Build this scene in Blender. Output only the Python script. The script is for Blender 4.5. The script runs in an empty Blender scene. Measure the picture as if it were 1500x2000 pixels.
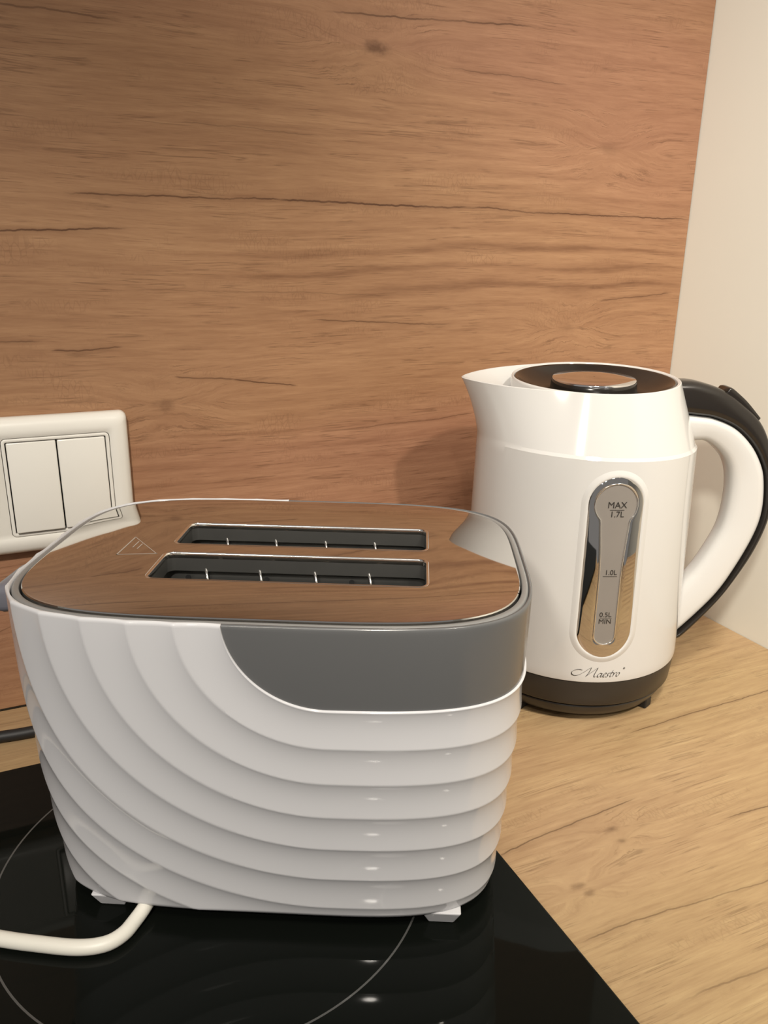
import bpy, bmesh, math, random
from mathutils import Vector, Matrix
random.seed(4)
scene = bpy.context.scene
COL = scene.collection
R = math.radians

# ------------------------------------------------------------------ camera
F_PX = 1561.13
PITCH, YAW, ROLL = 0.3144986, 0.4343489, 0.0146428
CAM = Vector((-0.578748, -0.591500, 0.329454))
fw = Vector((math.sin(YAW)*math.cos(PITCH), math.cos(YAW)*math.cos(PITCH), -math.sin(PITCH)))
rt = Vector((math.cos(YAW), -math.sin(YAW), 0.0))
up = rt.cross(fw)
r2 = rt*math.cos(ROLL) + up*math.sin(ROLL)
u2 = -rt*math.sin(ROLL) + up*math.cos(ROLL)
cam_data = bpy.data.cameras.new('camera')
cam = bpy.data.objects.new('camera', cam_data)
COL.objects.link(cam)
m = Matrix.Identity(4)
for i in range(3):
    m[i][0], m[i][1], m[i][2], m[i][3] = r2[i], u2[i], -fw[i], CAM[i]
cam.matrix_world = m
cam_data.sensor_fit = 'HORIZONTAL'
cam_data.sensor_width = 36.0
cam_data.lens = F_PX/1500.0*36.0
cam_data.clip_start = 0.02
scene.camera = cam

# ------------------------------------------------------------------ world, lamps, exposure
scene.view_settings.view_transform = 'Standard'
scene.view_settings.look = 'None'
scene.view_settings.gamma = 1.0
scene.view_settings.use_curve_mapping = False
scene.view_settings.exposure = 0.0
world = bpy.data.worlds.new('world')
scene.world = world
world.use_nodes = True
bg = world.node_tree.nodes['Background']
bg.inputs['Color'].default_value = (1.0, 0.96, 0.93, 1)
bg.inputs['Strength'].default_value = 0.25


def lamp(name, kind, loc, target, energy, color, **kw):
    d = bpy.data.lights.new(name, kind)
    d.energy = energy
    d.color = color
    for k, v in kw.items():
        setattr(d, k, v)
    o = bpy.data.objects.new(name, d)
    COL.objects.link(o)
    o.location = loc
    o.rotation_euler = (Vector(target)-Vector(loc)).to_track_quat('-Z', 'Y').to_euler()
    return o


lamp('key_or_fill_spot', 'SPOT', (-0.12, -1.45, 1.60), (0.04, -0.16, 0.04), 92.0, (1.0, 0.91, 0.79),
     shadow_soft_size=0.045, spot_size=R(38), spot_blend=1.0)
lamp('ceiling_lamp', 'SPOT', (-0.62, -0.95, 1.60), (0.08, -0.38, 0.02), 84.0, (1.0, 0.92, 0.81),
     shadow_soft_size=0.12, spot_size=R(50), spot_blend=1.0)
lamp('key_or_fill_spot', 'SPOT', (-1.05, -1.60, 1.60), (-0.62, -0.06, 0.06), 140.0, (1.0, 0.93, 0.83),
     shadow_soft_size=0.045, spot_size=R(22), spot_blend=1.0)  # added fill for switch and toaster front; narrow cone leaves the upper-left wall dim
lamp('wall_fill_spot', 'SPOT', (-1.25, -1.15, 1.00), (0.18, -0.12, 0.34), 54.0, (1.0, 0.92, 0.80),
     shadow_soft_size=0.06, spot_size=R(46), spot_blend=1.0)  # spot added to brighten the cream wall, its cone kept off the toaster
scene.cycles.max_bounces = 5
scene.cycles.diffuse_bounces = 2
scene.cycles.glossy_bounces = 3

# ------------------------------------------------------------------ mesh helpers


def link(name, me, mat=None, parent=None, smooth=True):
    o = bpy.data.objects.new(name, me)
    COL.objects.link(o)
    if mat is not None:
        me.materials.append(mat)
    if smooth:
        for p in me.polygons:
            p.use_smooth = True
    if parent is not None:
        o.parent = parent
    return o


def mesh(name, verts, faces, mat=None, parent=None, smooth=True, fix=True):
    me = bpy.data.meshes.new(name)
    me.from_pydata([tuple(v) for v in verts], [], faces)
    if fix:
        b = bmesh.new()
        b.from_mesh(me)
        bmesh.ops.recalc_face_normals(b, faces=b.faces)
        b.to_mesh(me)
        b.free()
    me.update()
    return link(name, me, mat, parent, smooth)


def bmobj(name, bm, mat=None, parent=None, smooth=True):
    me = bpy.data.meshes.new(name)
    bmesh.ops.recalc_face_normals(bm, faces=bm.faces)
    bm.to_mesh(me)
    bm.free()
    return link(name, me, mat, parent, smooth)


def sharp(o, ang=35):
    me = o.data
    b = bmesh.new()
    b.from_mesh(me)
    for e in b.edges:
        if len(e.link_faces) == 2 and e.calc_face_angle(0) > R(ang):
            e.smooth = False
    b.to_mesh(me)
    b.free()
    return o


def box_bm(x0, x1, y0, y1, z0, z1, bev=0.0, seg=3):
    b = bmesh.new()
    bmesh.ops.create_cube(b, size=1.0)
    for v in b.verts:
        v.co = Vector(((x0+x1)/2+v.co.x*(x1-x0), (y0+y1)/2+v.co.y*(y1-y0), (z0+z1)/2+v.co.z*(z1-z0)))
    if bev > 0:
        bmesh.ops.bevel(b, geom=list(b.edges), offset=bev, segments=seg, profile=0.5, affect='EDGES')
    return b


def empty(name, loc=(0, 0, 0), rz=0.0):
    o = bpy.data.objects.new(name, None)
    COL.objects.link(o)
    o.location = loc
    o.rotation_euler = (0, 0, rz)
    o.empty_display_size = 0.05
    return o


def tag(o, label, cat, kind=None):
    o['label'] = label
    if cat:
        o['category'] = cat
    if kind:
        o['kind'] = kind
    return o


def loft(rings, closed_u=True, cap0=False, cap1=False):
    n = len(rings[0])
    V = [p for r in rings for p in r]
    Fc = []
    for i in range(len(rings)-1):
        for j in range(n if closed_u else n-1):
            k = (j+1) % n
            Fc.append((i*n+j, i*n+k, (i+1)*n+k, (i+1)*n+j))
    if cap0:
        Fc.append(tuple(range(n)))
    if cap1:
        Fc.append(tuple((len(rings)-1)*n+j for j in range(n)))
    return V, Fc


def revolve(profile, n=128, c=(0, 0)):
    rings = []
    for r, z in profile:
        rings.append([(c[0]+r*math.cos(2*math.pi*j/n), c[1]+r*math.sin(2*math.pi*j/n), z) for j in range(n)])
    return loft(rings)


def catmull(pts, n):
    P = [Vector(p) for p in pts]
    P = [P[0]*2-P[1]] + P + [P[-1]*2-P[-2]]
    dense = []
    for i in range(1, len(P)-2):
        for k in range(24):
            t = k/24
            p0, p1, p2, p3 = P[i-1], P[i], P[i+1], P[i+2]
            dense.append(0.5*((2*p1)+(p2-p0)*t+(2*p0-5*p1+4*p2-p3)*t*t+(3*p1-p0-3*p2+p3)*t**3))
    dense.append(P[-2])
    L = [0.0]
    for a, b in zip(dense, dense[1:]):
        L.append(L[-1]+(b-a).length)
    out, j = [], 0
    for i in range(n):
        s = L[-1]*i/(n-1)
        while j < len(L)-2 and L[j+1] < s:
            j += 1
        t = (s-L[j])/max(L[j+1]-L[j], 1e-12)
        out.append(dense[j].lerp(dense[j+1], min(max(t, 0), 1)))
    return out


def tube(name, pts, rad, mat, parent=None, n=64, k=16, cap=True):
    P = catmull(pts, n)
    rings = []
    prev = None
    for i, p in enumerate(P):
        t = (P[min(i+1, n-1)]-P[max(i-1, 0)]).normalized()
        if prev is None:
            a = t.cross(Vector((0, 0, 1)))
            if a.length < 1e-3:
                a = t.cross(Vector((1, 0, 0)))
            a.normalize()
        else:
            a = (prev - t*prev.dot(t)).normalized()
        prev = a
        b = t.cross(a)
        rings.append([p + (a*math.cos(2*math.pi*j/k)+b*math.sin(2*math.pi*j/k))*rad for j in range(k)])
    V, Fc = loft(rings, True, cap, cap)
    return mesh(name, V, Fc, mat, parent)

# ------------------------------------------------------------------ materials


def mat_new(name):
    mt = bpy.data.materials.new(name)
    mt.use_nodes = True
    nt = mt.node_tree
    return mt, nt, nt.nodes['Principled BSDF']


def plain(name, col, rough, metal=0.0, noise=0.0, scale=40.0, bump=0.0, coat=0.0, spec=0.5):
    """principled with a slight procedural variation of tone and gloss"""
    mt, nt, bs = mat_new(name)
    bs.inputs['Roughness'].default_value = rough
    bs.inputs['Metallic'].default_value = metal
    bs.inputs['Specular IOR Level'].default_value = spec
    bs.inputs['Coat Weight'].default_value = coat
    bs.inputs['Coat Roughness'].default_value = 0.05
    tc = nt.nodes.new('ShaderNodeTexCoord')
    nz = nt.nodes.new('ShaderNodeTexNoise')
    nz.inputs['Scale'].default_value = scale
    nz.inputs['Detail'].default_value = 4
    nt.links.new(tc.outputs['Object'], nz.inputs['Vector'])
    mp = nt.nodes.new('ShaderNodeMapRange')
    mp.inputs['To Min'].default_value = 1-noise
    mp.inputs['To Max'].default_value = 1+noise
    nt.links.new(nz.outputs['Fac'], mp.inputs['Value'])
    vm = nt.nodes.new('ShaderNodeVectorMath')
    vm.operation = 'SCALE'
    vm.inputs[0].default_value = col
    nt.links.new(mp.outputs['Result'], vm.inputs['Scale'])
    nt.links.new(vm.outputs['Vector'], bs.inputs['Base Color'])
    if bump > 0:
        bp = nt.nodes.new('ShaderNodeBump')
        bp.inputs['Strength'].default_value = bump
        bp.inputs['Distance'].default_value = 0.001
        nt.links.new(nz.outputs['Fac'], bp.inputs['Height'])
        nt.links.new(bp.outputs['Normal'], bs.inputs['Normal'])
    return mt


def wood(name, vaxis, cracks, knots, seed, rough=0.42, gain=(1, 1, 1), swirl=None):
    """oak-print laminate, grain along world X; cracks are (x0, v0, x1, v1, half width, strength)"""
    mt, nt, bs = mat_new(name)
    N, Lk = nt.nodes, nt.links

    def M(op, a, b=None, c=None, clamp=False):
        n = N.new('ShaderNodeMath')
        n.operation = op
        n.use_clamp = clamp
        for i, v in enumerate((a, b, c)):
            if v is None:
                continue
            if isinstance(v, (int, float)):
                n.inputs[i].default_value = v
            else:
                Lk.new(v, n.inputs[i])
        return n.outputs[0]

    def rng(v, a, b, c, d, smooth=False):
        n = N.new('ShaderNodeMapRange')
        n.clamp = True
        if smooth:
            n.interpolation_type = 'SMOOTHSTEP'
        Lk.new(v, n.inputs['Value'])
        for k, q in zip(('From Min', 'From Max', 'To Min', 'To Max'), (a, b, c, d)):
            n.inputs[k].default_value = q
        return n.outputs['Result']

    tc = N.new('ShaderNodeTexCoord')
    sp = N.new('ShaderNodeSeparateXYZ')
    Lk.new(tc.outputs['Object'], sp.inputs[0])
    X, V0 = sp.outputs['X'], sp.outputs[vaxis]

    def noise(sx, sv, detail=3, rough_=0.5, off=0.0, v=None, dist=0.0):
        cb = N.new('ShaderNodeCombineXYZ')
        Lk.new(M('MULTIPLY', X, sx), cb.inputs[0])
        Lk.new(M('MULTIPLY', V0 if v is None else v, sv), cb.inputs[1])
        cb.inputs[2].default_value = seed*7.3+off
        nz = N.new('ShaderNodeTexNoise')
        nz.inputs['Scale'].default_value = 1.0
        nz.inputs['Detail'].default_value = detail
        nz.inputs['Roughness'].default_value = rough_
        nz.inputs['Distortion'].default_value = dist
        Lk.new(cb.outputs[0], nz.inputs['Vector'])
        return nz.outputs['Fac']

    # slow wander of the grain
    wander = M('MULTIPLY', M('SUBTRACT', noise(3.0, 6.0, 2, 0.5, 1.0), 0.5), 0.022)
    Vw = M('ADD', V0, wander)
    # knots bend the grain around themselves and darken it
    kmask = None
    knz = M('SUBTRACT', noise(120, 160, 3, 0.6, 2.0), 0.5)
    for (kx, kv, kr, ks) in knots:
        dx = M('MULTIPLY', M('SUBTRACT', X, kx), 0.55)
        dv = M('SUBTRACT', V0, kv)
        d = M('SQRT', M('ADD', M('MULTIPLY', dx, dx), M('MULTIPLY', dv, dv)))
        d = M('ADD', d, M('MULTIPLY', knz, kr*1.3))
        g = rng(d, 0.0, kr*1.0, ks, 0.0, True)
        kmask = g if kmask is None else M('MAXIMUM', kmask, g)
        ring = rng(d, 0.0, kr*5.0, kr*1.6, 0.0, True)
        Vw = M('ADD', Vw, M('MULTIPLY', ring, M('SIGN', dv)))
    broad = noise(1.4, 14.0, 3, 0.5, 3.0, Vw)
    mid = noise(2.6, 80.0, 4, 0.6, 4.0, Vw)
    fine = noise(30.0, 380.0, 3, 0.7, 5.0, Vw)
    streak = noise(7.0, 190.0, 3, 0.6, 5.5, Vw)
    pore = noise(40.0, 1300.0, 2, 0.6, 6.0, Vw)
    blot = noise(28.0, 60.0, 4, 0.6, 7.0)
    # flat-sawn rings, in soft bands
    ph = M('ADD', M('MULTIPLY', Vw, 430.0), M('MULTIPLY', noise(2.6, 14.0, 2, 0.5, 8.0), 22.0))
    rings_ = M('POWER', M('ADD', M('MULTIPLY', M('SINE', ph), 0.5), 0.5), 2.5)
    rmask = rng(noise(1.7, 7.0, 1, 0.5, 9.0), 0.47, 0.62, 0.0, 1.0, True)
    if swirl:
        sx0, sx1, sv0, sv1 = swirl
        mx = M('MULTIPLY', rng(X, sx0, sx0+0.12, 0, 1, True), rng(X, sx1-0.1, sx1, 1, 0, True))
        mv = M('MULTIPLY', rng(V0, sv0, sv0+0.02, 0, 1, True), rng(V0, sv1-0.025, sv1, 1, 0, True))
        rmask = M('MAXIMUM', M('MULTIPLY', rmask, 0.4), M('MULTIPLY', mx, mv))
    t = M('ADD', M('ADD', M('MULTIPLY', mid, 0.24), M('MULTIPLY', fine, 0.46)), M('MULTIPLY', streak, 0.22))
    t = M('ADD', t, M('MULTIPLY', broad, 0.26))
    t = M('ADD', t, M('MULTIPLY', blot, 0.16))
    t = M('SUBTRACT', t, M('MULTIPLY', M('MULTIPLY', rings_, rmask), 0.22))
    t = rng(t, 0.38, 0.98, 0.0, 1.0)
    cr = N.new('ShaderNodeValToRGB')
    Lk.new(t, cr.inputs[0])
    e = cr.color_ramp.elements
    cols = [(0.0, (0.250, 0.138, 0.080)), (0.35, (0.370, 0.222, 0.133)), (0.62, (0.445, 0.280, 0.170)), (1.0, (0.560, 0.375, 0.235))]
    e[0].position, e[0].color = cols[0][0], tuple(c*g for c, g in zip(cols[0][1], gain))+(1,)
    e[1].position, e[1].color = cols[3][0], tuple(c*g for c, g in zip(cols[3][1], gain))+(1,)
    for pos, c in cols[1:3]:
        q = e.new(pos)
        q.color = tuple(v*g for v, g in zip(c, gain))+(1,)
    # pink-brown and honey boards
    hue = rng(noise(1.1, 6.0, 2, 0.5, 11.0, Vw), 0.35, 0.65, 0.0, 1.0, True)
    mx = N.new('ShaderNodeMix')
    mx.data_type = 'RGBA'
    mx.blend_type = 'MULTIPLY'
    mx.inputs['Factor'].default_value = 1.0
    Lk.new(cr.outputs['Color'], mx.inputs[6])
    hr = N.new('ShaderNodeMix')
    hr.data_type = 'RGBA'
    hr.inputs[6].default_value = (0.98, 0.93, 0.92, 1)
    hr.inputs[7].default_value = (1.0, 1.02, 0.90, 1)
    Lk.new(hue, hr.inputs['Factor'])
    Lk.new(hr.outputs[2], mx.inputs[7])
    # pores: fine dark dashes
    pmask = M('MULTIPLY', rng(pore, 0.57, 0.70, 0.0, 0.42), rng(blot, 0.42, 0.58, 0.0, 1.0))
    # hairlines following the grain
    hair = M('MULTIPLY', rng(M('ABSOLUTE', M('SUBTRACT', mid, 0.5)), 0.0, 0.016, 0.42, 0.0), rng(blot, 0.48, 0.58, 0.0, 1.0))
    pmask = M('MAXIMUM', pmask, hair)
    # short cross checks (weathered look)
    chk = N.new('ShaderNodeTexVoronoi')
    chk.feature = 'DISTANCE_TO_EDGE'
    cb = N.new('ShaderNodeCombineXYZ')
    Lk.new(M('MULTIPLY', X, 300.0), cb.inputs[0])
    Lk.new(M('MULTIPLY', V0, 130.0), cb.inputs[1])
    chk.inputs['Scale'].default_value = 1.0
    Lk.new(cb.outputs[0], chk.inputs['Vector'])
    cmask = M('MULTIPLY', rng(chk.outputs['Distance'], 0.0, 0.10, 0.20, 0.0), rng(noise(14.0, 45.0, 3, 0.6, 12.0), 0.54, 0.68, 0.0, 1.0, True))
    wob = M('MULTIPLY', M('SUBTRACT', noise(16.0, 3.0, 3, 0.5, 13.0), 0.5), 0.007)
    wob2 = M('MULTIPLY', M('SUBTRACT', noise(160.0, 8.0, 2, 0.5, 14.0), 0.5), 0.0018)
    wsum = M('ADD', wob, wob2)
    dens = rng(noise(18.0, 5.0, 3, 0.6, 15.0), 0.30, 0.58, 0.60, 1.0)
    cm = None
    for (x0, v0, x1, v1, hw, st) in cracks:
        tt = M('DIVIDE', M('SUBTRACT', X, x0), x1-x0)
        line = M('ADD', M('MULTIPLY_ADD', tt, v1-v0, v0), wsum)
        d = M('ABSOLUTE', M('SUBTRACT', V0, line))
        ends = M('MULTIPLY', rng(tt, -0.04, 0.10, 0, 1, True), rng(tt, 0.90, 1.04, 1, 0, True))
        core = M('MULTIPLY', rng(d, hw*0.5, hw*1.5, 1, 0, True), st)
        soft = M('MULTIPLY', rng(d, 0.0, hw*7.0, 1, 0, True), st*0.28)
        g = M('MULTIPLY', M('MAXIMUM', core, soft), M('MULTIPLY', ends, dens))
        cm = g if cm is None else M('MAXIMUM', cm, g)
    tot = M('MAXIMUM', pmask, cmask)
    if cm is not None:
        tot = M('MAXIMUM', tot, cm)
    if kmask is not None:
        tot = M('MAXIMUM', tot, kmask)
    fin = N.new('ShaderNodeMix')
    fin.data_type = 'RGBA'
    Lk.new(tot, fin.inputs['Factor'])
    Lk.new(mx.outputs[2], fin.inputs[6])
    fin.inputs[7].default_value = (0.085*gain[0], 0.036*gain[1], 0.016*gain[2], 1)
    Lk.new(fin.outputs[2], bs.inputs['Base Color'])
    bs.inputs['Roughness'].default_value = rough
    bs.inputs['Specular IOR Level'].default_value = 0.35
    bp = N.new('ShaderNodeBump')
    bp.inputs['Strength'].default_value = 0.12
    bp.inputs['Distance'].default_value = 0.0006
    Lk.new(fine, bp.inputs['Height'])
    Lk.new(bp.outputs['Normal'], bs.inputs['Normal'])
    return mt


WHITE = plain('white_gloss_plastic', (0.63, 0.632, 0.652), 0.075, noise=0.01)
KWHITE = plain('kettle_white_gloss_plastic', (0.630, 0.626, 0.612), 0.09, noise=0.01)
SWHITE = plain('switch_white_plastic', (0.86, 0.835, 0.77), 0.28, noise=0.01)
GREY = plain('grey_gloss_plastic', (0.120, 0.122, 0.124), 0.20, noise=0.02)
RIMGREY = plain('rim_grey_plastic', (0.22, 0.22, 0.215), 0.25, noise=0.02)
LEVERGREY = plain('lever_blue_grey_plastic', (0.17, 0.17, 0.20), 0.30, noise=0.02)
CHROME = plain('polished_steel', (0.62, 0.60, 0.575), 0.025, metal=1.0, noise=0.01)
EDGECHROME = plain('bright_steel_edge', (0.85, 0.83, 0.80), 0.12, metal=1.0, noise=0.01)
LINER = plain('slot_galvanised_steel', (0.22, 0.22, 0.21), 0.38, metal=0.85, noise=0.12, scale=60)
WIRE = plain('wire_steel', (0.75, 0.74, 0.72), 0.18, metal=1.0, noise=0.02)
MICA = plain('mica_sheet', (0.20, 0.20, 0.19), 0.40, noise=0.15, scale=80)
BLACK = plain('black_gloss_plastic', (0.016, 0.013, 0.011), 0.20, noise=0.05)
BLACKSATIN = plain('black_satin_plastic', (0.028, 0.024, 0.020), 0.34, noise=0.05, scale=120)
RUBBER = plain('black_rubber', (0.012, 0.012, 0.012), 0.55, noise=0.1)
GAUGE = plain('frosted_grey_gauge', (0.235, 0.215, 0.195), 0.5, noise=0.06, scale=30)
ETCH = plain('etched_mark', (0.40, 0.35, 0.30), 0.4)
INK = plain('black_print', (0.02, 0.018, 0.016), 0.45)
CORDW = plain('white_cord_sheath', (0.80, 0.78, 0.70), 0.42, noise=0.02)
GLASS = plain('black_glass_ceramic', (0.0045, 0.0055, 0.0045), 0.035, noise=0.1, scale=12, spec=0.10)
MARK = plain('grey_ceramic_print', (0.075, 0.075, 0.072), 0.30, noise=0.05)
CREAM = plain('cream_wall_paint', (0.90, 0.89, 0.80), 0.75, noise=0.02, scale=8, bump=0.03)
FLOORM = plain('dark_floor_laminate', (0.055, 0.042, 0.034), 0.5, noise=0.25, scale=6)
LIDSILVER = plain('silver_lid_button', (0.80, 0.77, 0.76), 0.08, metal=1.0)

wall_cracks = [
    (-0.5343, 0.3626, -0.3854, 0.3637, 0.00055, 0.85), (-0.395, 0.3637, -0.230, 0.3641, 0.0007, 0.9),
    (-0.242, 0.3641, -0.001, 0.3610, 0.00055, 0.85), (-0.640, 0.3365, -0.4977, 0.3419, 0.0006, 0.85),
    (-0.3528, 0.487, -0.1795, 0.4975, 0.0006, 0.8), (-0.2591, 0.4618, -0.1465, 0.4604, 0.0004, 0.55),
    (-0.3671, 0.2789, -0.2462, 0.2739, 0.00045, 0.7), (-0.4738, 0.2405, -0.4286, 0.2375, 0.0006, 0.7),
    (-0.432, 0.2375, -0.3804, 0.2295, 0.0005, 0.85), (-0.0951, 0.2903, -0.0123, 0.2968, 0.00045, 0.7),
    (-0.640, 0.4690, -0.4937, 0.4654, 0.0006, 0.6), (-0.640, 0.2705, -0.560, 0.2680, 0.0005, 0.6),
    (-0.5544, 0.2618, -0.5076, 0.2629, 0.0005, 0.75), (-0.162, 0.2368, -0.0074, 0.2272, 0.0005, 0.55),
    (-0.3285, 0.1916, -0.2173, 0.1976, 0.0004, 0.6), (-0.66, 0.0500, -0.55, 0.0800, 0.0005, 0.6),
    (-0.46, 0.4100, -0.36, 0.4080, 0.0004, 0.4), (-0.50, 0.302, -0.30, 0.297, 0.0004, 0.35),
    (-0.90, 0.300, -0.66, 0.310, 0.0005, 0.6), (-0.40, 0.56, -0.12, 0.565, 0.0006, 0.7)]
wall_knots = [(-0.3166, 0.4688, 0.0075, 0.75), (-0.4824, 0.2216, 0.007, 0.45), (-0.0995, 0.4153, 0.008, 0.28), (-0.1264, 0.2678, 0.007, 0.22)]
top_cracks = [
    (-0.2067, -0.2116, -0.040, -0.2070, 0.00045, 0.75), (-0.3600, -0.2785, -0.250, -0.2700, 0.0005, 0.75),
    (-0.2130, -0.308, -0.100, -0.3120, 0.0005, 0.7), (-0.3537, -0.3469, -0.20, -0.3570, 0.00045, 0.6),
    (-0.22, -0.1500, -0.02, -0.1450, 0.0004, 0.4), (-0.33, -0.395, -0.15, -0.402, 0.0005, 0.5),
    (-0.70, -0.020, -0.55, -0.022, 0.0004, 0.5)]
top_knots = [(-0.2831, -0.2876, 0.0042, 0.55), (-0.284, -0.2978, 0.0036, 0.50), (-0.33, -0.3162, 0.0035, 0.45), (-0.3283, -0.323, 0.0035, 0.45)]
WALLWOOD = wood('oak_print_wall_panel', 'Z', wall_cracks, wall_knots, 1.0, rough=0.40, gain=(0.91, 0.79, 0.785), swirl=(-0.50, 0.04, 0.285, 0.355))
TOPWOOD = wood('oak_print_worktop', 'Y', top_cracks, top_knots, 2.0, rough=0.38, gain=(0.98, 1.08, 1.02))

# ------------------------------------------------------------------ the setting
ZF = -0.90


def structure(name, bm, mat, label, cat=None):
    o = bmobj(name, bm, mat, None, False)
    o['kind'] = 'structure'
    o['label'] = label
    return o


structure('wall_back', box_bm(-2.2, 0.1, 0.0105, 0.11, ZF, 1.7), CREAM, 'back wall behind the oak panel')
structure('wall_right', box_bm(0.0, 0.1, -2.4, 0.010, ZF, 1.7), CREAM, 'plain cream painted wall on the right')
structure('floor', box_bm(-2.2, 0.1, -2.4, 0.11, ZF-0.05, ZF), FLOORM, 'dark kitchen floor')
panel = bmobj('splashback_panel', box_bm(-2.2, -0.0006, 0.0, 0.010, 0.0005, 1.05, 0.0006, 1), WALLWOOD, None, False)
tag(panel, 'brown oak-print laminate panel covering the back wall above the worktop', 'wall panel')
top = bmobj('worktop', box_bm(-2.2, -0.0004, -0.61, -0.0004, -0.038, 0.0, 0.0012, 2), TOPWOOD, None, False)
tag(top, 'honey oak-print laminate kitchen worktop under the hob and kettle', 'worktop')

# hob
HOBZ = 0.006
HX1, HY1 = -0.3600, -0.0894
hob = empty('ceramic_hob', (HX1-0.29, HY1-0.255, 0.0))
tag(hob, 'black glass ceramic hob set on the oak worktop under the toaster', 'hob')
bmobj('glass_top', box_bm(-0.29, 0.29, -0.255, 0.255, 0.0002, HOBZ, 0.0012, 3), GLASS, hob, False)
rcx, rcy = -0.508-(HX1-0.29), -0.2244-(HY1-0.255)
for rr, wd, nm in ((0.1149, 0.0005, 'cooking_zone_ring'),):
    n = 160
    V, Fc = [], []
    for j in range(n):
        a = 2*math.pi*j/n
        for q in (rr-wd, rr+wd):
            V.append((rcx+q*math.cos(a), rcy+q*math.sin(a), HOBZ+0.00008))
    for j in range(n):
        k = (j+1) % n
        Fc.append((2*j, 2*j+1, 2*k+1, 2*k))
    mesh(nm, V, Fc, MARK, hob, False)

# ------------------------------------------------------------------ light switch
SX1, SZ1, SW = -0.5098, 0.2203, 0.0966
sw = empty('light_switch', (SX1-SW/2, 0.0, SZ1-SW/2))
tag(sw, 'cream white double rocker light switch on the oak panel', 'light switch')


def rrect(hw, hh, r, n=8):
    out = []
    for cx, cz, a0 in ((hw-r, hh-r, 0), (-hw+r, hh-r, 90), (-hw+r, -hh+r, 180), (hw-r, -hh+r, 270)):
        for k in range(n+1):
            a = R(a0+90*k/n)
            out.append((cx+r*math.cos(a), cz+r*math.sin(a)))
    return out


def frame_rings(spec, ext=0.0, keep=1.0):
    return [[(x-(ext if x < 0 and h > keep else 0.0), y, z) for x, z in rrect(h, h, r)] for h, y, r in spec]


h = SW/2
V, Fc = loft(frame_rings([(h-0.0008, 0.0, 0.0045), (h, -0.0020, 0.005), (h-0.0004, -0.0060, 0.005), (h-0.0018, -0.0088, 0.0048), (h-0.0045, -0.0106, 0.0045),
                          (h-0.0085, -0.0114, 0.0042), (0.0352, -0.0114, 0.0035), (0.0350, -0.0112, 0.0034), (0.0350, -0.0095, 0.0034)], 0.0853, 0.036))
sharp(mesh('frame', V, Fc, SWHITE, sw), 60)
V, Fc = loft(frame_rings([(0.0346, -0.0060, 0.0030), (0.0346, -0.0110, 0.0030), (0.0343, -0.0113, 0.0028), (0.0326, -0.0113, 0.0014), (0.0324, -0.0111, 0.0012), (0.0324, -0.0040, 0.0012)]))
sharp(mesh('inner_frame', V, Fc, SWHITE, sw), 60)
V, Fc = loft(frame_rings([(0.0345, -0.0042, 0.003), (0.001, -0.0042, 0.0005)]))
mesh('mounting_plate', V, Fc, RUBBER, sw, False)
for s in (-1, 1):
    b = box_bm(-0.0156, 0.0156, -0.0045, 0.0045, -0.0317, 0.0317, 0.0010, 3)
    o = bmobj('rocker', b, SWHITE, sw, True)
    sharp(o, 30)
    o.location = (s*0.01605, -0.0078, 0)
    o.rotation_euler = (R(-3.0 if s < 0 else -1.6), 0, 0)

# ------------------------------------------------------------------ toaster
TC, TTH = (-0.4611, -0.2153), -0.4786
toaster = empty('toaster', (TC[0], TC[1], HOBZ), TTH)
tag(toaster, 'white ribbed two-slot toaster with grey side panel and chrome top on the hob', 'toaster')
ZO = -HOBZ                        # heights below are above the worktop
NS = 4.1
A_T, B_T = 0.1258, 0.0900         # outline at the top of the body
A_B, B_B = 0.1165, 0.0745         # outline at the bottom
Z_B, Z_T = 0.0135, 0.1795


def prof(z):
    t = min(max((z-Z_B)/(Z_T-Z_B), 0), 1)
    g = 1-(1-t)**1.55
    return A_B+(A_T-A_B)*g, B_B+(B_T-B_B)*g


def sup(a, b, t, n=NS):
    c, s = math.cos(t), math.sin(t)
    k = (abs(c)**n+abs(s)**n)**(-1/n)
    return (a*c*k, b*s*k)


# reference arc length, front half from the left end round the front to the right end
ND = 6000
ref = []
acc = 0.0
prevp = None
for i in range(ND+1):
    t = math.pi+math.pi*i/ND
    p = sup(0.122, 0.086, t)
    if prevp:
        acc += math.hypot(p[0]-prevp[0], p[1]-prevp[1])
    ref.append([acc, t])
    prevp = p
half = acc/2
for r in ref:
    r[0] -= half


def t_of_u(u):
    lo, hi = 0, ND
    while hi-lo > 1:
        md = (lo+hi)//2
        if ref[md][0] <= u:
            lo = md
        else:
            hi = md
    a, b = ref[lo], ref[hi]
    w = (u-a[0])/max(b[0]-a[0], 1e-12)
    return a[1]+(b[1]-a[1])*min(max(w, 0), 1)


UC, ZC, R0, RS = 0.0315, 0.1835, 0.0435, 0.0197
UEDGE = UC-math.sqrt(R0**2-(ZC-Z_T)**2)


def zb(u):
    """lower edge of the grey panel"""
    if u <= UEDGE:
        return Z_T
    if u >= UC:
        return ZC-R0
    return min(Z_T, ZC-math.sqrt(max(R0**2-(u-UC)**2, 0)))


def rib(u, z):
    D = math.hypot(min(u-UC, 0), ZC-z)
    p = (D-R0)/RS
    if p <= 0:
        return 0.0
    f = p-math.floor(p)
    # concave flute between sharp ridges, deepest close below each ridge
    s = f**0.8
    return -0.0010*math.sin(math.pi*s)**0.9


def spos(u, t, z, off, mirror=1):
    a, b = prof(z)
    x, y = sup(a, b, t)
    nx = math.copysign(abs(x/a)**(NS-1), x)/a
    ny = math.copysign(abs(y/b)**(NS-1), y)/b
    l = math.hypot(nx, ny) or 1
    return (x+nx/l*off, (y+ny/l*off)*mirror, z+ZO)


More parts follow.
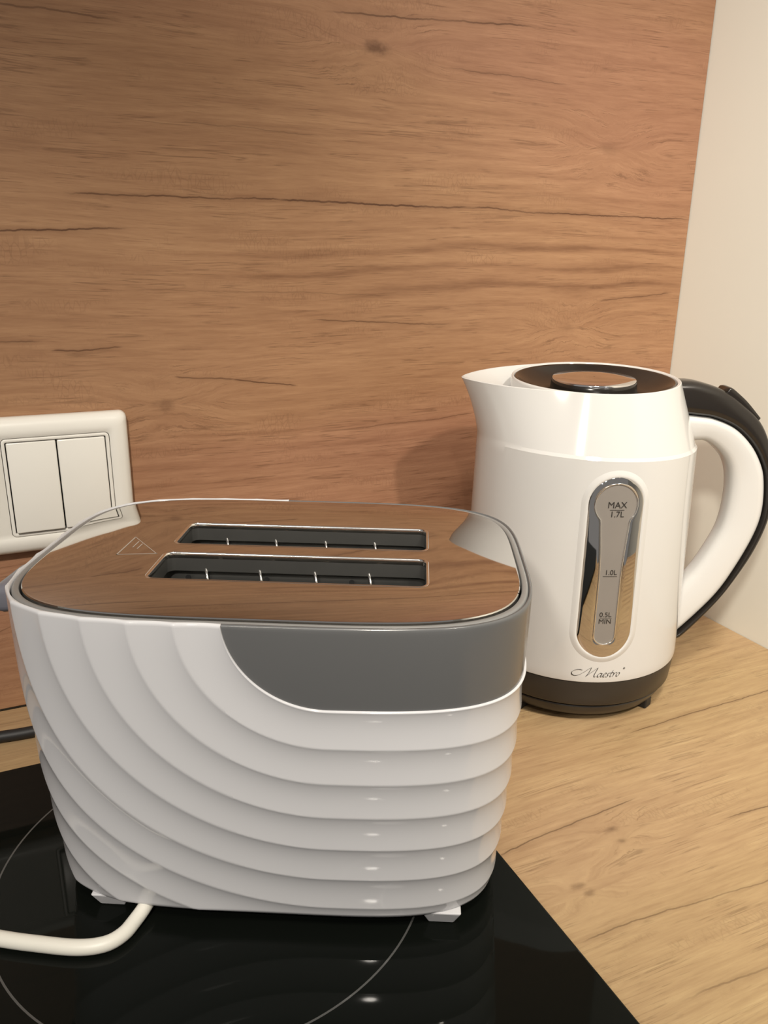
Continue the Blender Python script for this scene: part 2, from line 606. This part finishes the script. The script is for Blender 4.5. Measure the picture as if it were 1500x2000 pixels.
us = [-half+2*half*i/520 for i in range(521)]
us += [UEDGE+(UC-UEDGE)*(1-math.cos(math.pi/2*i/60)) for i in range(61)]
us = sorted(set(round(u, 6) for u in us))
ROWS = 210


def column_white(u, mirror):
    t = t_of_u(u)
    ztop = zb(u)
    col = []
    # rounded tuck at the foot of the wall
    for dz, off in ((0.0, -0.010), (0.0, -0.0035), (0.0006, -0.0014), (0.0018, -0.0004)):
        col.append(spos(u, t, Z_B+dz, off+rib(u, Z_B+dz)*min(1, dz/0.002), mirror))
    for i in range(1, ROWS+1):
        z = Z_B+0.002+(ztop-Z_B-0.002)*i/ROWS
        o = rib(u, z)
        col.append(spos(u, t, z, o, mirror))
    o = rib(u, ztop)
    if ztop > Z_T-1e-6:
        spec_ = ((0.0007, o-0.0003), (0.0011, o-0.0010), (0.0011, -0.0023), (-0.0020, -0.0026))
    else:
        spec_ = ((0.0003, o-0.0003), (0.0005, o-0.0008), (0.0005, -0.0016), (0.0005, -0.0040))
    for dz, of in spec_:
        col.append(spos(u, t, ztop+dz, of, mirror))
    return col


cols = [column_white(u, 1) for u in us] + [column_white(u, -1) for u in reversed(us[1:-1])]
nrow = len(cols[0])
rings = [[c[i] for c in cols] for i in range(nrow)]
V, Fc = loft(rings)
mesh('body', V, Fc, WHITE, toaster)

pus = [u for u in us if u >= UEDGE-1e-9]


def column_panel(u, mirror):
    t = t_of_u(u)
    z0 = zb(u)-0.0015
    col = []
    for i in range(25):
        z = z0+(Z_T-0.0006-z0)*i/24
        col.append(spos(u, t, z, -0.0011, mirror))
    for dz, of in ((0.0002, -0.0012), (0.0008, -0.0017), (0.0009, -0.0024), (-0.0020, -0.0028)):
        col.append(spos(u, t, Z_T+dz, of, mirror))
    return col


cols = [column_panel(u, 1) for u in pus] + [column_panel(u, -1) for u in reversed(pus[:-1])]
V, Fc = loft(cols, closed_u=False)
mesh('side_panel', V, Fc, GREY, toaster)

NP = 220
pts_t = []
acc = [0.0]
pp = [sup(0.12, 0.085, 2*math.pi*i/8000) for i in range(8001)]
for a, b in zip(pp, pp[1:]):
    acc.append(acc[-1]+math.hypot(b[0]-a[0], b[1]-a[1]))
j = 0
for i in range(NP):
    s = acc[-1]*i/NP
    while acc[j+1] < s:
        j += 1
    pts_t.append(2*math.pi*(j+(s-acc[j])/(acc[j+1]-acc[j]))/8000)


def outl(a, b, z):
    return [sup(a, b, t)+(z+ZO,) for t in pts_t]


A_C, B_C, Z_C = 0.1192, 0.0840, 0.1812
# grey rim between the chrome and the body
V, Fc = loft([outl(A_T-0.0026, B_T-0.0026, 0.1760), outl(A_T-0.0027, B_T-0.0027, 0.1794), outl(A_T-0.0031, B_T-0.0031, 0.1801), outl(A_T-0.0038, B_T-0.0038, 0.1804),
              outl(A_C+0.0012, B_C+0.0012, 0.1803), outl(A_C+0.0008, B_C+0.0008, 0.1798), outl(A_C+0.0007, B_C+0.0007, 0.1740)])
sharp(mesh('rim', V, Fc, RIMGREY, toaster), 50)

# chrome plate with two slot openings
SLOTS = [(-0.0592, 0.0740, 0.0038, 0.0372), (-0.0592, 0.0740, -0.0435, -0.0092)]


def srect(x0, x1, y0, y1, r, z, n=8):
    hw, hh, cx, cy = (x1-x0)/2, (y1-y0)/2, (x0+x1)/2, (y0+y1)/2
    return [(cx+x, cy+y, z+ZO) for x, y in rrect(hw, hh, r, n)]


bm = bmesh.new()


def add_loop(pts):
    vs = [bm.verts.new(p) for p in pts]
    es = [bm.edges.new((vs[i], vs[(i+1) % len(vs)])) for i in range(len(vs))]
    return vs, es


def bridge(v0, v1):
    n = len(v0)
    for i in range(n):
        k = (i+1) % n
        bm.faces.new((v0[i], v0[k], v1[k], v1[i]))


o_v, o_e = add_loop(outl(A_C-0.0010, B_C-0.0010, Z_C))
edges = list(o_e)
slot_loops = []
for (x0, x1, y0, y1) in SLOTS:
    s_v, s_e = add_loop(srect(x0-0.0012, x1+0.0012, y0-0.0012, y1+0.0012, 0.0052, Z_C))
    edges += s_e
    slot_loops.append(s_v)
bmesh.ops.triangle_fill(bm, use_beauty=True, use_dissolve=False, edges=edges, normal=(0, 0, 1))
prev = o_v
for da, z in ((-0.0004, Z_C-0.00015), (0.0, Z_C-0.0006), (0.0, Z_C-0.004)):
    q = [bm.verts.new(p) for p in outl(A_C+da, B_C+da, z)]
    bridge(prev, q)
    prev = q
plate_o = bmobj('top_plate', bm, CHROME, toaster)
sharp(plate_o, 20)
for (x0, x1, y0, y1) in SLOTS:
    # bright rolled lip round the slot
    spec = [(0.0012, 0.0052, 0.0), (0.0007, 0.0048, 0.0003), (0.0, 0.0042, 0.0001), (-0.0003, 0.004, -0.0006), (-0.0003, 0.004, -0.0030)]
    V, Fc = loft([srect(x0-d, x1+d, y0-d, y1+d, r, Z_C+dz) for d, r, dz in spec])
    mesh('slot_lip', V, Fc, EDGECHROME, toaster)
    # metal well of the slot
    well = [srect(x0+0.0003, x1-0.0003, y0+0.0003, y1-0.0003, 0.004, Z_C-0.002), srect(x0+0.0003, x1-0.0003, y0+0.0003, y1-0.0003, 0.004, Z_C-0.010),
            srect(x0-0.003, x1+0.003, y0-0.003, y1+0.003, 0.003, Z_C-0.0105), srect(x0-0.003, x1+0.003, y0-0.003, y1+0.003, 0.003, Z_C-0.145)]
    V, Fc = loft(well, True, False, True)
    w = sharp(mesh('slot_well', V, Fc, LINER, toaster), 40)
    yb, yf = y1-0.003, y0+0.003
    for side, yy in ((1, yb), (-1, yf)):
        for kx in (-0.0390, -0.0110, 0.0175, 0.0455):
            tube('guide_wire', [(kx-0.0045*side*0.2, yy+0.0035*side, Z_C-0.0085+ZO), (kx+0.001, yy, Z_C-0.018+ZO), (kx+0.0016, yy-0.003*side, Z_C-0.05+ZO), (kx+0.0016, yy-0.003*side, Z_C-0.13+ZO)],
                 0.00085, WIRE, w, 20, 8)
    for kx in (-0.022, 0.026):
        bb = box_bm(kx-0.0055, kx+0.0055, yb+0.0012, yb+0.0024, Z_C-0.036+ZO, Z_C-0.018+ZO, 0.0004, 1)
        br = bmobj('bracket', bb, LINER, w, False)
        rb = bmesh.new()
        bmesh.ops.create_cone(rb, cap_ends=True, segments=16, radius1=0.0019, radius2=0.0013, depth=0.0012,
                              matrix=Matrix.Translation((kx, yb+0.0007, Z_C-0.024+ZO)) @ Matrix.Rotation(R(90), 4, 'X'))
        bmobj('rivet', rb, WIRE, br, False)
    bb = box_bm(x0+0.012, x1-0.010, yb+0.0024, yb+0.0030, Z_C-0.125+ZO, Z_C-0.0155+ZO)
    bmobj('mica_sheet', bb, MICA, w, False)
    for kx in (-0.055, -0.014, 0.030):
        rb = bmesh.new()
        bmesh.ops.create_cone(rb, cap_ends=True, segments=12, radius1=0.0014, radius2=0.0014, depth=0.0006,
                              matrix=Matrix.Translation((kx+0.006, yb+0.0024, Z_C-0.0135+ZO)) @ Matrix.Rotation(R(90), 4, 'X'))
        bmobj('vent_hole', rb, RUBBER, w, False)

# warning triangle etched into the chrome: two triangles outlines and heat strokes


def strip(bm_, a, b, w, z):
    a, b = Vector(a), Vector(b)
    d = (b-a).normalized()
    nrm = Vector((-d.y, d.x))*w/2
    a, b = a-d*w/2, b+d*w/2
    vs = [bm_.verts.new((p.x, p.y, z)) for p in (a+nrm, a-nrm, b-nrm, b+nrm)]
    bm_.faces.new(vs)


wb = bmesh.new()
zz = Z_C+0.00006+ZO
tri = [(-0.0835, -0.0150), (-0.0828, 0.0112), (-0.0640, -0.0120)]
for a, b in ((0, 1), (2, 0), (1, 2)):
    strip(wb, tri[a], tri[b], 0.0007 if (a, b) != (1, 2) else 0.0004, zz)
strip(wb, (-0.0790, -0.004), (-0.0788, 0.0045), 0.0006, zz)
strip(wb, (-0.0760, -0.006), (-0.0758, 0.0010), 0.0006, zz)
bmobj('warning_mark', wb, ETCH, plate_o, False)

# underside, feet, lever, cord
V, Fc = loft([outl(A_B-0.004, B_B-0.004, Z_B+0.0004), outl(A_B-0.02, B_B-0.02, Z_B+0.0004)], True, False, True)
mesh('base_plate', V, Fc, RUBBER, toaster, False)
for fx, fy in ((0.0865, -0.0600), (-0.0830, -0.0590), (0.0865, 0.0580), (-0.0830, 0.0580)):
    b = box_bm(fx-0.0095, fx+0.0095, fy-0.0080, fy+0.0080, HOBZ+ZO+0.0001, Z_B+ZO+0.0012, 0.0008, 2)
    for v in b.verts:                      # the foot narrows downwards
        k = 1-0.35*(1-(v.co.z-ZO-HOBZ)/(Z_B-HOBZ))
        v.co.x = fx+(v.co.x-fx)*k
        v.co.y = fy+(v.co.y-fy)*k
    bmobj('foot', b, WHITE, toaster, False)
b = box_bm(-0.1440, -0.1180, -0.0300, 0.0040, 0.1545+ZO, 0.1700+ZO, 0.0045, 4)
for v in b.verts:
    if v.co.x < -0.138:
        v.co.z -= 0.002
lev = bmobj('lever', b, LEVERGREY, toaster)


def t_local(p):
    dx, dy = p[0]-TC[0], p[1]-TC[1]
    c, s = math.cos(TTH), math.sin(TTH)
    return (dx*c+dy*s, -dx*s+dy*c, p[2]-HOBZ)


cord = [(-0.5325, -0.2250, 0.0165), (-0.5420, -0.2390, 0.0150), (-0.5497, -0.2480, 0.0120), (-0.5561, -0.2540, 0.0102), (-0.5625, -0.2597, 0.0098), (-0.5712, -0.2622, 0.0098),
        (-0.5837, -0.2588, 0.0098), (-0.6014, -0.2485, 0.0098), (-0.6171, -0.2383, 0.0098), (-0.6500, -0.2150, 0.0098), (-0.70, -0.170, 0.0098), (-0.74, -0.12, 0.0098)]
cd = tube('power_cord', [t_local(p) for p in cord], 0.0037, CORDW, toaster, 120, 20)
V, Fc = [], []
c0 = Vector(t_local((-0.5475, -0.2455, 0.0150)))
bs_ = bmesh.new()
bmesh.ops.create_uvsphere(bs_, u_segments=20, v_segments=12, radius=0.0056, matrix=Matrix.Translation(t_local((-0.5400, -0.2360, 0.0165))))
bmobj('strain_relief', bs_, CORDW, cd)

# ------------------------------------------------------------------ kettle
KC = (-0.1934, -0.1227)
HD = R(-22.5)                     # handle direction
GA = R(-112.5)                    # gauge direction
base = empty('kettle_base', (KC[0], KC[1], 0.0))
tag(base, 'round black power base under the white kettle', 'kettle base')
V, Fc = revolve([(0.002, 0.0046), (0.0640, 0.0046), (0.0690, 0.0052), (0.0715, 0.0072), (0.0740, 0.0115), (0.0756, 0.0150), (0.0752, 0.0158), (0.0735, 0.0161), (0.002, 0.0161)])
sharp(mesh('base_dish', V, Fc, BLACKSATIN, base), 40)
for k in range(4):
    a = R(-68+90*k)
    b = box_bm(-0.005, 0.005, -0.0045, 0.0045, 0.0001, 0.0085, 0.0008, 1)
    o = bmobj('foot', b, RUBBER, base, False)
    o.location = (0.0670*math.cos(a), 0.0670*math.sin(a), 0)
    o.rotation_euler = (0, 0, a)

K0 = 0.0166
kettle = empty('electric_kettle', (KC[0], KC[1], K0))
tag(kettle, 'white electric kettle with black lid and chrome level window, on its base', 'kettle')
RB, ZKB, RSH, ZSH = 0.0806, 0.0380, 0.0766, 0.2005


def rbody(z):
    return RB+(RSH-RB)*(z-ZKB)/(ZSH-ZKB)


def bulge(p, z):
    """the body swells a little under the spout"""
    d = abs((p-SPD+math.pi) % (2*math.pi)-math.pi)
    w = max(0.0, math.cos(min(d*1.3, math.pi/2)))**2
    t = min(max((z-ZKB)/0.09, 0), 1)
    return 0.0068*w*t*t*(3-2*t)


SPD = HD+math.pi
V, Fc = revolve([(0.03, K0-K0+0.0002), (0.0745, 0.0002), (0.0768, 0.0008), (0.0782, 0.0024), (0.0800, ZKB-K0-0.0012), (0.0798, ZKB-K0-0.0002), (0.0780, ZKB-K0)])
sharp(mesh('bottom_band', V, Fc, BLACKSATIN, kettle), 50)

NK = 288
SPD = HD+math.pi
RR, RTIP = 0.0606, 0.0985
TAN = math.acos(RR/RTIP)


def rrim(phi):
    d = abs((phi-SPD+math.pi) % (2*math.pi)-math.pi)
    d = math.sqrt(d*d+0.0020)-0.0060
    w = max(0.0, 1-d/1.08)
    return RR+(RTIP-RR)*w**1.55*1.03


def zrim(x, y):
    return 0.2446+0.026*x+0.040*y


rings = []
phis = [2*math.pi*j/NK for j in range(NK)]
for z, off in ((ZKB+0.0002, -0.003), (ZKB+0.0001, -0.0008), (ZKB+0.0006, -0.0002), (ZKB+0.0016, 0.0)):
    rings.append([((rbody(z)+off)*math.cos(p), (rbody(z)+off)*math.sin(p), z-K0) for p in phis])
for i in range(1, 33):
    z = ZKB+0.0016+(ZSH-0.0008-ZKB-0.0016)*i/32
    rings.append([((rbody(z)+bulge(p, z))*math.cos(p), (rbody(z)+bulge(p, z))*math.sin(p), z-K0) for p in phis])


def sho(p):
    # the shoulder crease sits a little higher under the spout
    return ZSH + RSH*(-0.016*math.cos(p)+0.012*math.sin(p))


rings = rings[:-8]
zl = ZKB+0.0016+(ZSH-0.0008-ZKB-0.0016)*24/32
for i in range(1, 9):
    ring = []
    for p in phis:
        z = zl+(sho(p)-zl)*i/8
        r = rbody(z)+bulge(p, z)
        ring.append((r*math.cos(p), r*math.sin(p), z-K0))
    rings.append(ring)
TOPN = 26
for i in range(1, TOPN+1):
    t = i/TOPN
    ring = []
    for p in phis:
        d = abs((p-SPD+math.pi) % (2*math.pi)-math.pi)
        wsp = max(0.0, 1-d/(TAN*1.15))
        wsp = wsp*wsp*(3-2*wsp)
        r1 = rrim(p)
        f = t*(1-wsp) + (0.60*t+0.40*t**2.4)*wsp
        r0 = rbody(sho(p))+bulge(p, sho(p))-0.0010*(1-wsp)
        r = r0+(r1-r0)*f
        x, y = r*math.cos(p), r*math.sin(p)
        z0, z1 = sho(p)+0.0006, zrim(r1*math.cos(p), r1*math.sin(p))
        ring.append((x, y, z0+(z1-z0)*t-K0))
    rings.append(ring)
for dr, dz in ((-0.0007, 0.0004), (-0.0014, 0.0002), (-0.0018, -0.0006), (-0.0026, -0.006), (-0.0040, -0.016)):
    ring = []
    for p in phis:
        # the inside of the spout slopes back with its underside
        r = rrim(p)+dr-(rrim(p)-RR)*min(1.0, max(0.0, -dz)/0.016)*0.85
        ring.append((r*math.cos(p), r*math.sin(p), zrim(r*math.cos(p), r*math.sin(p))+dz-K0))
    rings.append(ring)
rings.append([(0.03*math.cos(p), 0.03*math.sin(p), 0.2240-K0) for p in phis])
V, Fc = loft(rings, True, False, True)
sharp(mesh('body', V, Fc, KWHITE, kettle), 14)

# lid: black dish, white ring round it, silver button on a pedestal
def tilt_rev(prof_):
    V_, F_ = revolve(prof_, 128)
    return [(x, y, z+(0.026*x+0.040*y)) for x, y, z in V_], F_


ZL = 0.2446-K0
V, Fc = tilt_rev([(0.0583, ZL-0.010), (0.0580, ZL-0.0020), (0.0574, ZL-0.0006), (0.0564, ZL-0.0004), (0.0550, ZL-0.0014), (0.0480, ZL-0.0062), (0.0400, ZL-0.0098), (0.0340, ZL-0.0112),
                  (0.0322, ZL-0.0110), (0.0312, ZL-0.0095), (0.0308, ZL-0.0045), (0.0306, ZL-0.0024), (0.0298, ZL-0.0016), (0.0020, ZL-0.0014)])
lid = mesh('lid', V, Fc, BLACK, kettle)
sharp(lid, 60)
V, Fc = tilt_rev([(0.0603, ZL-0.012), (0.0602, ZL-0.0016), (0.0596, ZL-0.0002), (0.0588, ZL+0.0002), (0.0580, ZL-0.0004), (0.0577, ZL-0.0020), (0.0577, ZL-0.008)])
mesh('lid_ring', V, Fc, KWHITE, lid)
V, Fc = tilt_rev([(0.0302, ZL-0.0018), (0.0301, ZL-0.0010), (0.0296, ZL-0.0005), (0.0200, ZL+0.0000), (0.0100, ZL+0.0003), (0.0005, ZL+0.0004)])
mesh('lid_button', V, Fc, LIDSILVER, lid)

# handle: white grip inside, black cover outside
outer = [(0.0560, 0.2432), (0.0640, 0.2436), (0.0756, 0.2428), (0.0949, 0.2370), (0.1095, 0.2277), (0.1249, 0.2145), (0.1347, 0.1967), (0.1420, 0.1713), (0.1427, 0.1422), (0.1361, 0.1160), (0.1245, 0.0916),
         (0.1103, 0.0684), (0.0861, 0.0391), (0.0770, 0.0300+0.0085)]
border = [(0.0600, 0.2195), (0.0674, 0.2191), (0.0780, 0.2180), (0.0895, 0.2163), (0.1069, 0.2092), (0.1212, 0.1965), (0.1308, 0.1820), (0.1353, 0.1688), (0.1377, 0.1467), (0.1345, 0.1266), (0.1235, 0.0986), (0.1096, 0.0733),
          (0.0853, 0.0451), (0.0770, 0.0395)]
inner = [(0.0650, 0.1990), (0.0773, 0.1987), (0.0866, 0.1984), (0.0958, 0.1930), (0.1046, 0.1836), (0.1095, 0.1709), (0.1111, 0.1521), (0.1090, 0.1317), (0.1026, 0.1147), (0.0933, 0.0969), (0.0847, 0.0850), (0.0740, 0.0700)]


def hloft(name, inn, out, wi, wo, mat, parent, n=64, pw=0.45, k=28):
    I = catmull([(a, b, 0) for a, b in inn], n)
    O = catmull([(a, b, 0) for a, b in out], n)
    ch, sh = math.cos(HD), math.sin(HD)
    rings_ = []
    for i in range(n):
        a, b = I[i], O[i]
        c, hv = (a+b)/2, (b-a)/2
        ring = []
        for q in range(k):
            th = 2*math.pi*q/k
            cu = math.copysign(abs(math.cos(th))**pw, math.cos(th))
            sv = math.copysign(abs(math.sin(th))**pw, math.sin(th))
            s = c.x+hv.x*cu
            z = c.y+hv.y*cu
            w_ = (wi*(1-cu)/2+wo*(1+cu)/2)*sv
            ring.append((s*ch-w_*sh, s*sh+w_*ch, z-K0))
        rings_.append(ring)
    V_, F_ = loft(rings_, True, True, True)
    return mesh(name, V_, F_, mat, parent)


hloft('handle_grip', inner, border, 0.0100, 0.0140, KWHITE, kettle, pw=0.55)
hc = hloft('handle_cover', [(a, b) for a, b in border], outer, 0.0146, 0.0125, BLACK, kettle, pw=0.55)
lev_o = [(0.0985, 0.2385), (0.1012, 0.2385), (0.1080, 0.2335), (0.1150, 0.2275), (0.1250, 0.2170)]
lev_i = [(0.0960, 0.2340), (0.1000, 0.2310), (0.1070, 0.2270), (0.1130, 0.2220), (0.1230, 0.2140)]
hloft('switch_lever', lev_i, lev_o, 0.0085, 0.0085, BLACK, hc, n=20, pw=0.4)

# level window on the cone of the body: (u = arc length, v = height) -> surface


def ksurf(u, z, off):
    r = rbody(z)+off
    a = GA+u/0.0790
    return (r*math.cos(a), r*math.sin(a), z-K0)


GZ0, GZ1, GW = 0.0592, 0.1899, 0.0194


def wo(z, g=0.0):
    w = GW+g
    if z < GZ0+GW:
        return math.sqrt(max(w*w-(z-GZ0-GW)**2, 0))
    if z > GZ1-GW:
        return math.sqrt(max(w*w-(z-GZ1+GW)**2, 0))
    return w


KT, KR, SWD, KB0 = 0.1708, 0.0147, 0.0074, 0.0687


def wi(z):
    if z <= KB0 or z >= KT+KR:
        return 0.0
    w = SWD
    if z < KB0+SWD:
        w = math.sqrt(max(SWD**2-(z-KB0-SWD)**2, 0))
    elif z > 0.118:
        w = SWD+(0.0098-SWD)*min((z-0.118)/(0.1567-0.118), 1)**1.5
    if z > 0.150:
        # flare into the round head
        rr = KR**2-(z-KT)**2
        if rr > 0:
            head = math.sqrt(rr)
            q = min(max((z-0.152)/0.012, 0), 1)
            q = q*q*(3-2*q)
            w = head if z > KT else max(w, w*(1-q)+head*q)
    return w


def dens(a, b, n):
    return [a+(b-a)*(0.5-0.5*math.cos(math.pi*i/n)) for i in range(n+1)]


zs = sorted(set([round(q, 6) for q in dens(GZ0, KB0, 16)+dens(KB0, KB0+0.016, 20)+dens(KB0+0.016, KT, 40)+dens(KT, KT+KR, 20)+dens(KT+KR, GZ1, 16)]))
V, Fc = [], []
NC = 8
for sgn in (-1, 1):
    b0 = len(V)
    for z in zs:
        a, b = wi(z), wo(z)
        a = min(a, b)
        for c in range(NC+1):
            q = c/NC
            u = a+(b-a)*q
            edge = 0.0010 if 0 < c < NC or (c == 0 and a < 1e-6) else 0.0004
            V.append(ksurf(sgn*u, z, edge))
    for i in range(len(zs)-1):
        for c in range(NC):
            p = b0+i*(NC+1)+c
            Fc.append((p, p+1, p+NC+2, p+NC+1))
gf = mesh('gauge_frame', V, Fc, CHROME, kettle)
bmw = bmesh.new()
bmw.from_mesh(gf.data)
bmesh.ops.remove_doubles(bmw, verts=bmw.verts, dist=0.00001)
bmesh.ops.recalc_face_normals(bmw, faces=bmw.faces)
bmw.to_mesh(gf.data)
bmw.free()
V, Fc = [], []
zk = [z for z in zs if KB0 <= z <= KT+KR]
for z in zk:
    for c in range(11):
        V.append(ksurf(wi(z)*(c/5-1), z, 0.0004))
for i in range(len(zk)-1):
    for c in range(10):
        p = i*11+c
        Fc.append((p, p+1, p+12, p+11))
gw = mesh('gauge_window', V, Fc, GAUGE, kettle)
# bright bead round the gauge window
bead = [ksurf(wi(z), z, 0.0006) for z in zk]+[ksurf(-wi(z), z, 0.0006) for z in reversed(zk[1:-1])]
nb = len(bead)
rings = []
for i in range(nb):
    p = Vector(bead[i])
    t = (Vector(bead[(i+1) % nb])-Vector(bead[i-1])).normalized()
    rad = Vector((p.x, p.y, 0)).normalized()
    s = t.cross(rad).normalized()
    rings.append([p+(rad*math.cos(2*math.pi*k/8)+s*math.sin(2*math.pi*k/8))*0.0006 for k in range(8)])
rings.append(rings[0])
V, Fc = loft(rings)
mesh('gauge_bead', V, Fc, EDGECHROME, gw)
# soft white bezel swelling round the chrome frame
path = []
for k in range(41):
    a = math.pi*k/40
    path.append((GW*math.cos(a), GZ1-GW+GW*math.sin(a), math.cos(a), math.sin(a)))
for k in range(41):
    a = math.pi+math.pi*k/40
    path.append((GW*math.cos(a), GZ0+GW+GW*math.sin(a), math.cos(a), math.sin(a)))
rings = []
for u, z, nu, nz in path+path[:1]:
    rings.append([ksurf(u+nu*d, z+nz*d, o) for d, o in ((-0.0006, 0.0004), (0.0001, 0.0010), (0.0010, 0.0011), (0.0024, 0.0007), (0.0040, 0.0002), (0.0054, -0.0003))])
V, Fc = loft(rings, closed_u=False)
mesh('gauge_bezel', V, Fc, KWHITE, kettle)

# printing on the window


def text_on(body, size, u0, z0, parent, name, off=0.0007, bold=0.0):
    cu = bpy.data.curves.new(name, 'FONT')
    cu.body = body
    cu.size = size
    cu.align_x = 'CENTER'
    tmp = bpy.data.objects.new(name, cu)
    COL.objects.link(tmp)
    dg = bpy.context.evaluated_depsgraph_get()
    me = bpy.data.meshes.new_from_object(tmp.evaluated_get(dg))
    bpy.data.objects.remove(tmp)
    for v in me.vertices:
        v.co = Vector(ksurf(u0+v.co.x, z0+v.co.y, off))
    me.materials.clear()
    return link(name, me, INK, parent, False)


def line_on(u0, u1, z, w, parent):
    V_ = []
    for i in range(7):
        u = u0+(u1-u0)*i/6
        V_ += [ksurf(u, z-w/2, 0.0007), ksurf(u, z+w/2, 0.0007)]
    return mesh('level_line', V_, [(2*i, 2*i+2, 2*i+3, 2*i+1) for i in range(6)], INK, parent, False)


text_on('MAX', 0.0062, 0.0004, 0.1688, gw, 'level_marking', bold=0.00003)
line_on(-0.0045, 0.0054, 0.1674, 0.0003, gw)
text_on('1.7L', 0.0058, 0.0006, 0.1625, gw, 'level_marking', bold=0.0)
text_on('1.0L', 0.0050, 0.0004, 0.1212, gw, 'level_marking', bold=0.0)
line_on(-0.0048, 0.0048, 0.1200, 0.0003, gw)
text_on('0.5L', 0.0050, -0.0004, 0.0898, gw, 'level_marking', bold=0.0)
line_on(-0.0042, 0.0042, 0.0888, 0.0002, gw)
text_on('MIN', 0.0050, -0.0004, 0.0848, gw, 'level_marking', bold=0.00002)

# calligraphic maker's name below the window, drawn with a broad nib
strokes = [
    [(20, 17), (14, 17.8), (7, 16), (2.5, 11.5), (4, 6.5), (10, 4.5), (17, 7), (25, 14), (31, 20.5), (35, 23)],
    [(35, 23), (33.5, 15), (31.5, 8), (29, 3)],
    [(30, 4.5), (36, 11.5), (42, 18), (47, 23)],
    [(47, 23), (45, 14), (44, 7), (45.5, 3.5), (49, 5.5)],
    [(57.5, 10.5), (54, 11.5), (51, 8.5), (50.5, 4.5), (52.5, 3.4), (55.5, 6), (58.5, 11.5)],
    [(58.5, 11.5), (57, 6), (57.5, 3.6), (60.5, 5)],
    [(60.5, 6.5), (64.5, 8.5), (65.8, 11), (63.5, 11.8), (61, 8), (61.3, 4.3), (63.3, 3.4), (66, 5)],
    [(66, 4.2), (68, 3.4), (70, 5.2), (69.2, 8), (69.5, 10.8), (72.5, 11.4)],
    [(77.5, 17), (75.5, 10), (74.3, 5), (75.3, 3.4), (78, 5)],
    [(71.8, 11.2), (76, 11.6), (80.5, 11.8)],
    [(80.2, 11.4), (80.6, 9), (79.5, 3.4)],
    [(80.2, 6.5), (82.5, 10.5), (85, 11.6), (85.8, 10.6)],
    [(89.8, 11.4), (87, 9.6), (86, 5.6), (87.5, 3.5), (90, 4.6), (91.8, 8.6), (90.8, 11.2), (89.8, 11.4)],
]
V, Fc = [], []
SC = 0.0350/92.0
nib = (math.cos(R(42)), math.sin(R(42)))
for st in strokes:
    P = catmull([(a, b, 0) for a, b in st], 40)
    b0 = len(V)
    for i, p in enumerate(P):
        t = (P[min(i+1, 39)]-P[max(i-1, 0)]).normalized()
        nx, ny = -t.y, t.x
        hw = 0.24+0.62*abs(nx*nib[0]+ny*nib[1])**1.5
        hw *= min(1.0, 0.35+min(i, 39-i)/4.0)
        for s in (-1, 1):
            x, y = p.x+nx*hw*s, p.y+ny*hw*s
            x += (y-3.4)*0.22
            V.append(ksurf((x-46)*SC-0.0036, 0.0430+(y-3.4)*SC, 0.00025))
    for i in range(39):
        Fc.append((b0+2*i, b0+2*i+2, b0+2*i+3, b0+2*i+1))
# small registered mark: ring with a dot
b0 = len(V)
for k in range(20):
    a = 2*math.pi*k/20
    for rr in (1.35, 1.95):
        V.append(ksurf((101.5+rr*math.cos(a)-46)*SC-0.0036, 0.0430+(15.5+rr*math.sin(a))*SC, 0.00025))
for k in range(20):
    q = (k+1) % 20
    Fc.append((b0+2*k, b0+2*k+1, b0+2*q+1, b0+2*q))
b0 = len(V)
V += [ksurf((101.5+dx-46)*SC-0.0036, 0.0430+(15.5+dy)*SC, 0.00025) for dx, dy in ((-0.6, -0.8), (0.5, -0.8), (0.6, 0.8), (-0.5, 0.8))]
Fc.append((b0, b0+1, b0+2, b0+3))
mesh('brand_lettering', V, Fc, INK, kettle, False)

# ------------------------------------------------------------------ black cable behind the toaster
cb_pts = [(-0.262, -0.090, 0.0036), (-0.30, -0.070, 0.0034), (-0.36, -0.052, 0.0034), (-0.44, -0.044, 0.0034), (-0.52, -0.042, 0.0034), (-0.5964, -0.040, 0.0034), (-0.6179, -0.0382, 0.0034), (-0.68, -0.032, 0.0034), (-0.78, -0.03, 0.0034)]
cb_pts = [(x, y-0.006, z+0.0008) for x, y, z in cb_pts]
cable = tube('power_cable', cb_pts, 0.0041, RUBBER, None, 90, 14)
tag(cable, 'thin black power cable lying on the worktop behind the toaster', 'cable')
